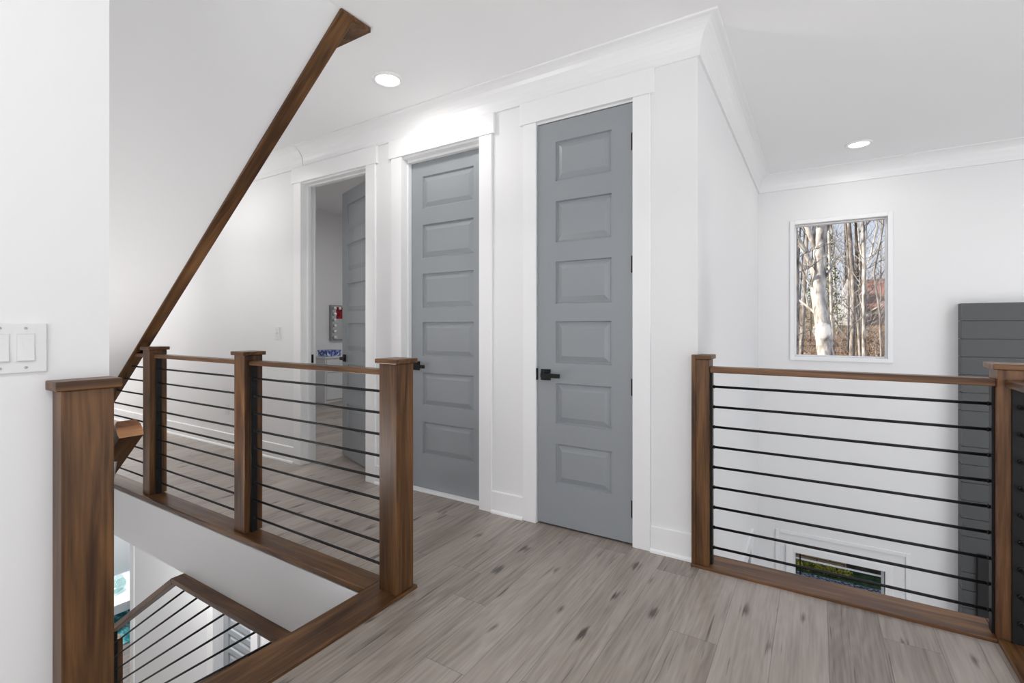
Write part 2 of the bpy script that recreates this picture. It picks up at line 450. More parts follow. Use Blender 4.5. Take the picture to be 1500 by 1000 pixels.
def weld(o):
    bm = bmesh.new(); bm.from_mesh(o.data); bmesh.ops.remove_doubles(bm, verts=bm.verts, dist=1e-5)
    bmesh.ops.recalc_face_normals(bm, faces=bm.faces); bm.to_mesh(o.data); bm.free(); return o
def lever(parent, M, u, z, dirn, t=.035, both=False):
    """square rose with a flat rectangular lever, local frame of the leaf"""
    mb = MB()
    for s in ((0, 1) if both else (0,)):
        y = (lambda d: -d) if s == 0 else (lambda d: t + d)
        mb.box(u - .033, u + .033, y(0), y(.009), z - .033, z + .033, M)
        mb.box(u - .011, u + .011, y(.009), y(.042), z - .011, z + .011, M)
        mb.box(u - .012, u + dirn * .115, y(.040), y(.052), z - .0135, z + .0115, M)
    return mb.build('door_handle', BLACK, parent, bevel=.0015)

# closed door nearest the open space: flush with the casing, hinges showing
M1 = Matrix.Translation((-1.453, YD - .001, 0))
d1 = weld(leaf(.596, 2.432, .122, PZ, M1).build('door_1', DOOR)); struct(d1)
lever(d1, M1, .058, .912, 1)
h_ = MB().box(-.006, .004, -.012, .02, .878, .948, M1).build('latch_plate', BLACK, d1)
for z in (.203, .87, 1.545, 2.218):
    hb = MB().tube([M1 @ Vector((.600, -.009, z - .047)), M1 @ Vector((.600, -.009, z + .047))], .0075, 12)
    hb.box(.588, .597, -.004, .0, z - .045, z + .045, M1); hb.build('hinge', BLACK, d1)
# middle door: set back in its frame
M2 = Matrix.Translation((-2.588, YD + .083, 0))
d2 = weld(leaf(.699, 2.434, .115, PZ, M2).build('door_2', DOOR)); struct(d2)
lever(d2, M2, .058, .912, 1)
# left door: ajar into the bedroom, hinged on its right jamb
ang = math.radians(19)
M3 = Matrix.Translation((-2.976, YD + .118, 0)) @ Matrix.Rotation(PI - ang, 4, 'Z') @ Matrix.Translation((0, -.035, 0))
d3 = weld(leaf(.81, 2.434, .115, PZ, M3).build('door_3', DOOR)); struct(d3)
lever(d3, M3, .752, .912, -1, both=True)
MB().box(-3.790, -3.786, YD + .075, YD + .108, .88, .955).build('strike_plate', BLACK, None)
bpy.data.objects['strike_plate']['kind'] = 'structure'

# ------------------------------------------------------------------ railings
PW = .108
def post(parent, x0, y0, z0, z1, w=PW, d=PW, cap=True, over=.014, WZ=WZ, WX=WX):
    p = box('newel_post', (x0, x0 + w, y0, y0 + d, z0, z1 - (.022 if cap else 0)), WZ, parent, bevel=.003)
    if cap: box('post_cap', (x0 - over, x0 + w + over, y0 - over, y0 + d + over, z1 - .022, z1), WX, p, bevel=.003)
    return p
BZ = [.0955 + .1008 * i for i in range(9)]
def bars_x(parent, xa, xb, y, zs_=BZ):
    for z in zs_:
        m = MB().tube([(xa + .004, y, z), (xb - .004, y, z)], .0062, 12)
        m.lathe([(.0062, 0), (.0088, 0), (.0088, .005), (.0062, .006)], (xa + .008, y, z), 'X', 12)
        m.lathe([(.0062, -.006), (.0088, -.005), (.0088, 0), (.0062, 0)], (xb - .008, y, z), 'X', 12)
        m.build('bar', BLACK, parent, smooth=True)
def flat(parent, b): box('bar_mount', b, BLACK, parent, bevel=.0015)

# hallway railing along the stairwell
hr = thing('stair_railing', (-2.8, 1.6, T1), 'long stained wood railing with black rods guarding the hallway side of the stairwell', 'railing', 'wood and rod railings')
PX = [-5.27, -4.09, -2.888, -1.680]
Y0 = 1.547
for x in PX: post(hr, x, Y0, T1, 1.059)
for a, b in zip(PX[:-1], PX[1:]):
    xa, xb = a + PW, b
    box('top_rail', (xa, xb, 1.572, 1.632, .980, 1.006), WX, hr, bevel=.003)
    flat(hr, (xa, xa + .009, 1.582, 1.620, T1, .980)); flat(hr, (xb - .009, xb, 1.582, 1.620, T1, .980))
    bars_x(hr, xa + .005, xb - .005, 1.601)

# railing over the open space
vr = thing('balcony_railing', (.03, 2.61, T1), 'stained wood railing with black rods across the edge of the loft, window beyond', 'railing', 'wood and rod railings')
pA = box('newel_post', (-.5145, -.452, 2.556, 2.664, T1, 1.040), WZ, vr, bevel=.003)
box('post_cap', (-.5145, -.440, 2.545, 2.676, 1.040, 1.062), WX, pA, bevel=.003)
box('filler_strip', (-.536, -.515, 2.556, 2.587, T1, 1.062), WZ, pA, bevel=.002)
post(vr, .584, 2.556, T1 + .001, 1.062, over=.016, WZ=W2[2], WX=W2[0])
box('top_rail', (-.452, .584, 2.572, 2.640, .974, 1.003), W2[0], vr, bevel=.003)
flat(vr, (-.452, -.443, 2.590, 2.628, T1, .974)); flat(vr, (.575, .584, 2.590, 2.628, T1, .974))
bars_x(vr, -.447, .579, 2.609)
# second leg towards the camera from the same corner post
box('top_rail', (.604, .672, -2.8, 2.556, .974, 1.003), WY, vr, bevel=.003)
flat(vr, (.621, .669, 2.545, 2.556, T1 + .001, .974))
for y in (1.2, -.3, -1.8): post(vr, .584, y, T1 + .001, 1.062)
for z in BZ:
    m = MB().tube([(.645, -2.8, z), (.645, 2.550, z)], .0062, 12)
    m.lathe([(.0062, -.009), (.0095, -.008), (.0095, -.001), (.0062, 0)], (.645, 2.546, z), 'Y', 12)
    m.build('bar', BLACK, vr, smooth=True)

# half newel against the wall beside the camera
nw = thing('half_newel_post', (-1.655, .493, T1), 'broad brown half newel post with flat cap against the white wall below the switches', 'post')
box('post_shaft', (-1.6895, -1.622, .438, .548, T1, 1.040), WZ, nw, bevel=.003)
box('post_cap', (-1.6895, -1.608, .424, .562, 1.040, 1.065), WY, nw, bevel=.003)

# grab rail on the stairwell wall
hd = thing('handrail', (-1.77, .56, .80), 'short brown handrail end with pale cut oak face, behind the half newel post', 'handrail')
a_ = math.radians(36.7); D = Vector((-math.cos(a_), 0, -math.sin(a_))); N = Vector((-math.sin(a_), 0, math.cos(a_)))
def rail_sec(S0, L, sec, name, m, mend=None):
    mb = MB(); k = len(sec); vs = []
    for s_ in (0, L):
        for y, hgt in sec: vs.append(S0 + D * s_ + Vector((0, y, 0)) + N * hgt)
    mb.add(vs, [(i, (i + 1) % k, (i + 1) % k + k, i + k) for i in range(k)] + [tuple(range(k, 2 * k))])
    if mend: mb.cur = 1
    mb.add(vs[:k], [tuple(reversed(range(k)))])
    return mb
sec = [(.601, 0), (.662, 0), (.664, .010), (.664, .038), (.655, .056), (.606, .056), (.599, .038), (.599, .010)]
rail_sec(Vector((-1.745, 0, .874)), 3.3, sec, 'rail', None, True).build('rail', [WSL, OAK], hd)
for s_ in (.16, 1.6, 3.0):
    c = Vector((-1.745, .630, .874)) + D * s_
    b = MB().tube([(c.x, YA + .002, c.z - .062), (c.x, .60, c.z - .062), (c.x, .626, c.z - .045), (c.x, .632, c.z + .002)], .008, 10)
    b.lathe([(.001, .0), (.030, .0), (.030, .008), (.001, .010)], (c.x, YA, c.z - .062), 'Y', 20)
    b.build('bracket', SCREW, hd, smooth=False)

# railing of the flight down to the lower floor
lr = thing('lower_stair_railing', (-3.4, 1.48, -2.3), 'sloping brown and black rod railing of the flight below, under the white floor edge', 'railing', 'wood and rod railings')
RY0, RY1, RM = 1.440, 1.516, 1.480
box('header_board', (-3.41, -1.80, RY0, RY1, -.396, -.364), WX, lr, bevel=.003)
sl_ = .655
def rz(x): return -.364 - sl_ * (-3.41 - x)      # top of the sloping rail
mb = MB().prism([(-3.41, -.364), (-5.75, rz(-5.75)), (-5.75, rz(-5.75) - .040), (-3.41, -.404)], 'Y', RY0, RY1)
mb.build('sloping_rail', WSL, lr, bevel=.003)
run, rise = .294, ZL / -16
def stair_z(x):
    k = int((-1.738 - x) / run); return -rise * (k + 1)
for px_ in (-4.50, -5.74):
    post(lr, px_, 1.428, max(stair_z(px_ + PW), ZL) + .001, rz(px_) - .040, cap=False)
    flat(lr, (px_ + PW, px_ + PW + .009, 1.462, 1.500, max(stair_z(px_ + PW), ZL) + .01, rz(px_ + PW) - .041))
for i in range(10):
    x0 = -3.27 + .155 * i; z0 = -.397
    xe = -4.384; ze = z0 - sl_ * (x0 - xe)
    if ze < -2.2: break
    MB().tube([(x0, RM, z0), (xe, RM, ze)], .0062, 12).build('bar', BLACK, lr, smooth=True)
    xs = -4.50; z_ = ze - sl_ * (xe - xs)
    if z_ - sl_ * 1.13 > -3.0:
        MB().tube([(xs, RM, z_), (-5.625, RM, z_ - sl_ * (xs + 5.625))], .0062, 12).build('bar', BLACK, lr, smooth=True)

# stairs
stp = MB(); 
for k in range(15):
    xt = -1.738 - run * k; zt = -rise * (k + 1)
    stp.cur = 0; stp.box(xt - run - .0, xt + .012, YA, 1.560, zt - .03, zt)
    stp.cur = 1; stp.box(xt - .015, xt - .002, YA, 1.560, zt + .001, zt + rise - .031)
stp.cur = 1
xe = -1.738 - run * 15
stp.prism([(-1.738, -.37), (-1.738, -rise - .02), (xe, ZL - rise * 0 + .15), (xe, ZL)], 'Y', 1.52, 1.56)
stp.build('stairs', [WY, TRIM])['kind'] = 'structure'

# ------------------------------------------------------------------ lower floor seen through the stairwell
YL = 2.50
lw = MB().box(-6.86, -5.04, YL, YL + .13, ZL, -.37).box(-4.34, XS - .1, YL, YL + .13, ZL, -.37).box(-5.04, -4.34, YL, YL + .13, -1.07, -.37)
struct(lw.build('wall_lower_hall', WALL))
struct(MB().box(-6.92, -6.82, YL - .014, YL + .145, ZL, -.37).build('trim_11', TRIM, bevel=.003))
c = MB().box(-5.13, -5.02, YL - .019, YL, ZL, -1.07).box(-4.36, -4.25, YL - .019, YL, ZL, -1.07).box(-5.15, -4.23, YL - .026, YL, -1.07, -.94)
c.box(-5.04, -5.02, YL, YL + .13, ZL, -1.07).box(-4.36, -4.34, YL, YL + .13, ZL, -1.07)
struct(c.build('trim_12', TRIM, bevel=.003))
M4 = Matrix.Translation((-5.018, YL + .085, ZL))
P4 = [(.22 + .185 * k, .22 + .185 * k + .135) for k in range(10)]
d4 = weld(leaf(.656, 2.036, .085, P4, M4).build('door_4', DOOR)); struct(d4)
struct(MB().box(-10.1, -9.96, -4, 6.9, ZL, HC).box(-9.96, -7.56, 6.6, 6.7, ZL, -.37).build('wall_lower_left', WALL))
struct(MB().sweep([(-9.96, -3), (-9.96, 6.5)], [(d, z + ZL) for d, z in BP]).build('baseboard_lower', TRIM))
ct = thing('coffee_table', (-8.9, 2.95, ZL), 'low white table on the lower floor holding a round glass bowl', 'table')
MB().box(-9.35, -8.35, 2.35, 3.35, -2.85, -2.72).build('tabletop', TRIM, ct, bevel=.006)
for sx_ in (-9.25, -8.45):
    for sy_ in (2.45, 3.25): box('leg', (sx_ - .04, sx_ + .04, sy_ - .04, sy_ + .04, ZL + .022, -2.85), TRIM, ct)
TEALG = glass('sea_glass', (.86, .95, .94), .10)
bo = MB()
pr = [(.02, 0), (.06, .004), (.10, .035), (.125, .085), (.125, .125), (.105, .17), (.085, .195), (.090, .21)]
bo.lathe(pr + [(r - .006, h) for r, h in reversed(pr[1:])] + [(.001, .008)], (-8.78, 2.98, -2.72), 'Z', 36)
tag(bo.build('glass_bowl', TEALG, smooth=True), 'round pale teal glass bowl standing on the low white table downstairs', 'bowl')
RUG = noisy('teal_rug_pile', [(.35, (.02, .12, .14)), (.5, (.05, .26, .29)), (.66, (.30, .55, .55))], 5.0, 1.0, 4, (1, 4, 1), .3)
MB().box(-10.0 + .1, -7.95, 1.75, 3.6, ZL, ZL + .02).build('area_rug', RUG, None)
tag(bpy.data.objects['area_rug'], 'teal patterned rug on the lower floor under the low white table', 'rug')

# ------------------------------------------------------------------ windows of the far wall
def window(n, x0, x1, z0, z1, frame=.03):
    f = MB()
    yi = YF + .055
    for a in ((x0, x0 + frame, z0, z1), (x1 - frame, x1, z0, z1), (x0 + frame, x1 - frame, z0, z0 + frame), (x0 + frame, x1 - frame, z1 - frame, z1)):
        f.box(a[0], a[1], yi, yi + .06, a[2], a[3])
    o = struct(f.build('window_%d' % n, TRIM, bevel=.003))
    MB().box(x0 + frame * .6, x1 - frame * .6, yi + .03, yi + .034, z0 + frame * .6, z1 - frame * .6).build('pane', GLASS, o)
    return o
w1 = window(1, *WU, frame=.012)
c = MB(); e = .040
for a in ((WU[0]-e, WU[0], WU[2]-e, WU[3]+e), (WU[1], WU[1]+e, WU[2]-e, WU[3]+e), (WU[0], WU[1], WU[2]-e, WU[2]), (WU[0], WU[1], WU[3], WU[3]+e)):
    c.box(a[0], a[1], YF - .016, YF, a[2], a[3])
c.build('window_casing', TRIM, w1, bevel=.003)
w2 = window(2, *WLW, frame=.02)
mt = MB()
for z in (-1.155, -1.235, -1.50, -1.80, -2.08): mt.box(WLW[0], WLW[1], YF + .075, YF + .095, z - .005, z + .005)
mt.build('muntin', TRIM, w2)
MB().box(-.150, -.138, YF + .05, YF + .062, WLW[2], WLW[3]).build('blind_wand', BLACK, w2)
c = MB(); e = .06
c.box(WLW[0]-e, WLW[0], YF-.018, YF, WLW[2]-e, WLW[3]+e).box(WLW[1], WLW[1]+e, YF-.018, YF, WLW[2]-e, WLW[3]+e).box(WLW[0], WLW[1], YF-.018, YF, WLW[3], WLW[3]+e).box(WLW[0], WLW[1], YF-.018, YF, WLW[2]-e, WLW[2])
c.build('window_casing', TRIM, w2, bevel=.003)
# picture frame moulding round the lower window
c = MB(); X0, X1, Z0, Z1, e = -.36, .72, -2.75, -.86, .035
c.box(X0, X0+e, YF-.012, YF, Z0, Z1).box(X1-e, X1, YF-.012, YF, Z0, Z1).box(X0+e, X1-e, YF-.012, YF, Z1-e, Z1)
struct(c.build('trim_13', TRIM, bevel=.003))
# doorway on the side wall of the lower floor
c = MB().box(XS, XS+.02, 4.86, 4.985, ZL, -.78).box(XS, XS+.02, 3.8, 3.91, ZL, -.78).box(XS, XS+.024, 3.8, 4.985, -.78, -.66)
struct(c.build('trim_14', TRIM, bevel=.003))
M5 = Matrix.Translation((XS + .012, 3.915, ZL)) @ Matrix.Rotation(PI/2, 4, 'Z') @ Matrix.Translation((0, -.0, 0))
d5 = weld(leaf(.94, 2.32, .12, PZ, M5, t=.01).build('door_5', DOOR)); struct(d5)

# shiplap chimney with its black firebox
ch = thing('fireplace', (2.0, YF, ZL), 'dark charcoal shiplap fireplace on the far wall, behind the corner post of the railing', 'fireplace')
b = MB(); z = 1.40; XC0, XC1, YC = 1.043, 3.2, 5.535
while z > ZL:
    zb = max(z - .152, ZL)
    b.box(XC0, XC1, YC, YF, zb + .006, z); b.box(XC0 + .012, XC1 - .012, YC + .012, YF, zb, zb + .006); z = zb
b.build('shiplap_facing', SHIP, ch)
c = MB().box(1.135, 1.225, YC - .03, YC, -1.95, -.70).box(2.85, 2.94, YC - .03, YC, -1.95, -.70).box(1.225, 2.85, YC - .03, YC, -.79, -.70).box(1.225, 2.85, YC - .03, YC, -1.95, -1.86)
c.build('firebox_frame', FIREBOX, ch, bevel=.004)
MB().box(1.225, 2.85, YC - .012, YC, -1.86, -.79).build('firebox_glass', plain('smoked_glass', (.008, .008, .009), .12), ch)

# ------------------------------------------------------------------ switches and outlets
sw = thing('light_switch', (XA, .343, 1.088), 'white three-gang rocker switch plate on the left wall above the half newel post', 'light switch')
MB().box(XA, XA + .006, .260, .427, 1.088, 1.212).build('wall_plate', PLASTIC, sw, bevel=.002)
for yc in (.295, .341, .387):
    r = MB().box(XA + .006, XA + .0068, yc - .0172, yc + .0172, 1.1165, 1.1865).build('rocker_frame', plain('gap_grey', (.66, .66, .66), .6), sw)
    r = MB().prism([(1.1185, XA + .0105), (1.1185, XA + .0065), (1.1845, XA + .0065), (1.1845, XA + .0075), (1.151, XA + .0075)], 'Y', yc - .0155, yc + .0155)
    # prism on Y takes (x, z) pairs: swap
    r.v = [Vector((p.z, p.y, p.x)) for p in r.v]
    r.build('rocker', PLASTIC, sw, bevel=.0006)
    for z in (1.1015, 1.2005):
        MB().lathe([(.0001, .0075), (.0032, .007), (.0034, .006)], (XA, yc, z), 'X', 12).build('screw', SCREW, sw)
def wall_device(name, x, z, label, cat):
    t = thing(name, (x, YD, z - .057), label, cat)
    MB().box(x - .035, x + .035, YD - .006, YD, z - .057, z + .057).build('wall_plate', PLASTIC, t, bevel=.002)
    return t
s2 = wall_device('light_switch', -4.151, 1.141, 'single toggle light switch on the white hall wall left of the open door', 'light switch')
MB().box(-4.156, -4.146, YD - .018, YD - .006, 1.136, 1.152).build('toggle', PLASTIC, s2, bevel=.001)
for z in (1.111, 1.171): MB().lathe([(.0001, -.0075), (.003, -.007), (.0034, -.006)], (-4.151, YD, z), 'Y', 10).build('screw', SCREW, s2)
s3 = wall_device('power_outlet', -5.007, .372, 'white power outlet low on the hall wall, seen between the railing rods', 'outlet')
for z in (.352, .392): MB().box(-5.024, -4.990, YD - .009, YD - .006, z - .014, z + .014).build('socket', PLASTIC, s3, bevel=.002)

# ------------------------------------------------------------------ recessed lights
LENS = emit('lit_lens', (1, .97, .92), 14.0)
def downlight(x, y, label, z=HC, watts=6.0, group=None, size=.15):
    t = thing('recessed_light', (x, y, z), label, 'ceiling light', group)
    MB().lathe([(.070, -.004), (.076, -.011), (.094, -.009), (.097, .002)], (x, y, z), 'Z', 40).build('trim_ring', TRIM, t, smooth=True)
    MB().lathe([(.0005, -.005), (.072, -.0045)], (x, y, z), 'Z', 40).build('lens', LENS, t)
    l = bpy.data.lights.new('downlight', 'AREA'); l.shape = 'DISK'; l.size = size; l.energy = watts; l.color = (1, .98, .955)
    o = bpy.data.objects.new('downlight_lamp', l); COL.objects.link(o); o.location = (x, y, z - .016)
    return t
downlight(-2.265, 2.156, 'lit recessed ceiling light above the hallway in front of the doors')
downlight(.300, 5.03, 'lit recessed ceiling light above the picture window in the open space', watts=3.0)
for x, y in ((-.6, -.3), (-.6, -2.2)):  # fixtures out of view, added to brighten the loft
    downlight(x, y, 'recessed ceiling light over the loft behind the camera', group='loft ceiling lights', watts=9)
for x in (-4.6, -6.8):  # fixtures hidden by the soffit, added to brighten the hall
    downlight(x, 1.83, 'recessed ceiling light further along the hallway, above the railing', group='hallway ceiling lights', watts=7)

def area(name, loc, rot, sx_, sy_, w, col=(1, 1, 1)):
    l = bpy.data.lights.new(name, 'AREA'); l.shape = 'RECTANGLE'; l.size = sx_; l.size_y = sy_; l.energy = w; l.color = col
    o = bpy.data.objects.new(name, l); COL.objects.link(o); o.location = loc; o.rotation_euler = rot; return o
# area panels added as fill daylight at the unseen window openings
DAY = (.95, .975, 1.0)
area('window_daylight_right_upper', (5.30, -.2, 1.17), (0, PI / 2, 0), 2.5, 5.1, 32, DAY)
area('window_daylight_right_lower', (5.30, -.2, -1.55), (0, PI / 2, 0), 2.0, 5.1, 45, DAY)
area('window_daylight_behind', (1.2, -4.08, 1.47), (PI / 2, 0, 0), 4.8, 1.9, 75, DAY)
def lamp(name, loc, w, r=.12, col=(1, .985, .97)):
    l = bpy.data.lights.new(name, 'POINT'); l.energy = w; l.shadow_soft_size = r; l.color = col
    o = bpy.data.objects.new(name, l); COL.objects.link(o); o.location = loc
lamp('open_space_chandelier_lamp', (3.0, 2.0, .2), 52, .35)  # added fill light for ceilings and soffit, no chandelier hangs here
lamp('loft_floor_lamp', (.1, -2.6, 1.1), 34, .2)  # added fill light behind the camera, no lamp stands here
lamp('stairwell_sconce_lamp', (-3.6, .80, -.1), 1.5)  # weak fill light added in the stairwell, without a fixture
def up_fill(name, loc, w):
    l = bpy.data.lights.new(name, 'SPOT'); l.energy = w; l.spot_size = math.radians(150); l.spot_blend = .8; l.shadow_soft_size = .2; l.color = (1, .99, .98)
    o = bpy.data.objects.new(name, l); COL.objects.link(o); o.location = loc; o.rotation_euler = (PI, 0, 0)
up_fill('open_space_uplight', (3.0, 2.2, -.9), 120)  # upward fill added to whiten the open-space ceiling
up_fill('loft_uplight', (-.1, -1.2, .5), 46)  # upward fill added behind the camera for the loft ceiling
l = bpy.data.lights.new('stair_uplight', 'SPOT'); l.energy = 80; l.spot_size = math.radians(165); l.spot_blend = .6; l.shadow_soft_size = .12; l.color = (1, .985, .97)  # upward fill added out of view to brighten the sloped soffit
o = bpy.data.objects.new('stair_uplight', l); COL.objects.link(o); o.location = (-2.9, .66, .1); o.rotation_euler = (PI, 0, 0)
lamp('hall_end_lamp', (-8.4, 2.05, 1.7), 62, .15)  # hidden fill light added to lift the dark hallway
area('bedroom_lamp', (-4.4, 4.6, 3.05), (0, 0, 0), .4, .4, 32)  # unseen fill light added to brighten the bedroom
area('lower_hall_lamp', (-4.8, 2.0, -.385), (0, 0, 0), .5, .5, 42)  # unseen fill light added under the lower hall ceiling
area('lower_room_lamp', (-8.6, 3.2, -.385), (0, 0, 0), .8, .8, 60, DAY)  # unseen fill light added for the room past the lower hall
area('lower_living_lamp', (2.5, 4.0, HC - .03), (0, 0, 0), .6, .6, 20)  # unseen fill light added below the open-space ceiling

# ------------------------------------------------------------------ bedroom contents
dr = thing('dresser', (-6.70, 5.6, 0), 'low pale grey dresser standing in the bedroom beyond the half-open door', 'dresser')
GREYW = plain('grey_lacquer', (.66, .67, .69), .4)
box('body', (-6.90, -6.50, 4.88, 6.3, .0, .70), GREYW, dr, bevel=.004)
box('top', (-6.90, -6.48, 4.865, 6.315, .70, .725), GREYW, dr, bevel=.003)
for k in range(3):
    for yy in (4.90, 5.60):
        q = box('drawer', (-6.50, -6.484, yy, yy + .68, .05 + .215 * k, .25 + .215 * k), GREYW, dr, bevel=.003)
        MB().tube([(-6.470, yy + .30, .15 + .215 * k), (-6.470, yy + .38, .15 + .215 * k)], .006, 8).build('handle', SCREW, q)
BLUE = noisy('blue_print', [(.4, (.05, .09, .30)), (.55, (.20, .27, .55)), (.62, (.7, .74, .85))], 30, .5)
b = MB().box(-6.78, -6.56, 4.96, 5.22, .725, .80); b.box(-6.79, -6.55, 4.95, 5.23, .80, .825)
tag(b.build('storage_box', BLUE, None, bevel=.004), 'small blue and white box lying on the grey dresser in the bedroom', 'box')
mi = thing('vanity_mirror', (-6.9, 5.6, .98), 'hollywood mirror with round white bulbs on the bedroom wall over the dresser', 'mirror')
Y1_, Y2_, Z1_, Z2_ = 5.27, 5.86, .97, 1.56
fr = MB().box(-6.92, -6.86, Y1_, Y2_, Z1_, Z2_)
fr.build('frame', plain('mirror_frame_grey', (.30, .30, .31), .35), mi, bevel=.004)
MB().box(-6.86, -6.857, Y1_ + .02, Y2_ - .02, Z1_ + .02, Z2_ - .02).build('mirror_glass', plain('silvered_glass', (.6, .6, .62), .03, metal=1.0), mi)
BULB = plain('frosted_bulb', (.92, .92, .90), .15)
def bulb(y, z):
    m = MB(); m.lathe([(.012, 0), (.012, .006), (.020, .012), (.026, .024), (.024, .038), (.014, .047), (.0005, .050)], (-6.857, y, z), 'X', 16)
    m.build('bulb', BULB, mi, smooth=True)
for k in range(6):
    z = Z2_ - .055 - k * .097
    bulb(Y1_ + .06, z); bulb(Y2_ - .06, z)
for k in range(1, 5): bulb(Y1_ + .06 + k * .094, Z2_ - .055)
# red reflection in the mirror, put on its glass as a flat patch
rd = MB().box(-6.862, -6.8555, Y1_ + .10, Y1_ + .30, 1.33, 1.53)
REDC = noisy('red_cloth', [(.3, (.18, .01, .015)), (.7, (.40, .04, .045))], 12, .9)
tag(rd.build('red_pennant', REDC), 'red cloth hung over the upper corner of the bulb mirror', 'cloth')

# ------------------------------------------------------------------ outdoors
def gz(x, y):
    if y < 9.3: return -2.65
    pts = [(9.3, -1.5), (16, -.45), (22, .25), (35, 1.6), (70, 4.0)]
    for (a, za), (b, zb) in zip(pts, pts[1:]):
        if y <= b: return za + (zb - za) * (y - a) / (b - a) + .05 * math.sin(x * 1.7 + y)
    return 4.0
LEAF = noisy('leaf_litter', [(.30, (.05, .03, .018)), (.45, (.16, .095, .05)), (.58, (.34, .21, .11)), (.72, (.55, .42, .28))], 9.0, 1.0, 8, bump=1.0)
hl = MB(); NX, NY = 40, 30
xs = [-22 + 46 * i / NX for i in range(NX + 1)]; ys = [9.32 + (65 - 9.32) * (j / NY) ** 1.6 for j in range(NY + 1)]
hl.add([(x, y, gz(x, y)) for y in ys for x in xs], [(j*(NX+1)+i, j*(NX+1)+i+1, (j+1)*(NX+1)+i+1, (j+1)*(NX+1)+i) for j in range(NY) for i in range(NX)])
struct(hl.build('ground_hillside', LEAF, smooth=True))
GRAV = noisy('grey_gravel', [(.35, (.02, .022, .026)), (.5, (.14, .14, .15)), (.62, (.42, .42, .44))], 26, 1.0, 3, bump=.8)
struct(MB().box(-22, 24, YF + .17, 8.90, -2.9, -2.655).build('ground_gravel', GRAV))
LAWN = noisy('lawn_green', [(.35, (.012, .035, .012)), (.6, (.05, .10, .03))], 14, 1.0)
struct(MB().box(-22, 24, 8.901, 9.4, -2.9, -2.65).build('ground_lawn', LAWN))
rwall = MB().box(-6, .39, 9.2, 9.45, -2.65, -1.46)
struct(rwall.build('wall_retaining', block_material()))
struct(MB().box(.39, 14, 9.3, 9.45, -2.65, -1.52).build('wall_bank', noisy('dark_bank', [(.3, (.02, .02, .015)), (.7, (.09, .08, .05))], 12)))

def leaf_cloud(mb, c, r, n, size, seed):
    rr = random.Random(seed)
    for _ in range(n):
        while True:
            p = Vector((rr.uniform(-1, 1), rr.uniform(-1, 1), rr.uniform(-1, 1)))
            if p.length <= 1: break
        p = Vector(c) + Vector((p.x * r[0], p.y * r[1], p.z * r[2]))
        a = Vector((rr.gauss(0, 1), rr.gauss(0, 1), rr.gauss(0, 1))).normalized(); b = a.cross(Vector((rr.gauss(0, 1), rr.gauss(0, 1), rr.gauss(0, 1)))).normalized()
        s = size * rr.uniform(.6, 1.3)
        mb.add([p - a * s, p + b * s * .45, p + a * s, p - b * s * .45], [(0, 1, 2, 3)])
YG = noisy('yellow_green_leaf', [(.35, (.10, .13, .01)), (.5, (.42, .40, .03)), (.65, (.75, .66, .10))], 9, .7)
SPOTS = [(-.97, 'yellow green clipped shrub at the left end of the block wall'), (-.56, 'yellow green clipped shrub in the left edge of the lower window'), (-.16, 'yellow green clipped shrub in the middle of the lower window'), (.22, 'yellow green clipped shrub at the right end of the block wall')]
for i, (x, lb) in enumerate(SPOTS):
    t = thing('shrub', (x, 9.04, -2.65), lb, 'shrub', 'yellow green shrubs along the block wall')
    m = MB(); leaf_cloud(m, (x, 9.04, -2.58), (.27, .13, .075), 420, .024, i); m.build('foliage', YG, t)
    s_ = MB()
    for k in range(5): s_.tube([(x, 9.04, -2.65), (x + random.uniform(-.15, .15), 9.04 + random.uniform(-.07, .07), -2.53)], .006, 5)
    s_.build('stems', plain('shrub_bark', (.05, .035, .02), .9), t)

def bark(name, a, b, c, sc): return noisy(name, [(.33, a), (.5, b), (.66, c)], sc, .95, 6, (1, 1, .35), .6)
BW = bark('pale_bark', (.16, .13, .11), (.56, .51, .45), (.80, .76, .69), 11)
BG = bark('grey_bark', (.09, .075, .06), (.26, .22, .19), (.46, .41, .36), 12)
BD = bark('dark_bark', (.03, .022, .018), (.09, .07, .055), (.20, .16, .13), 12)

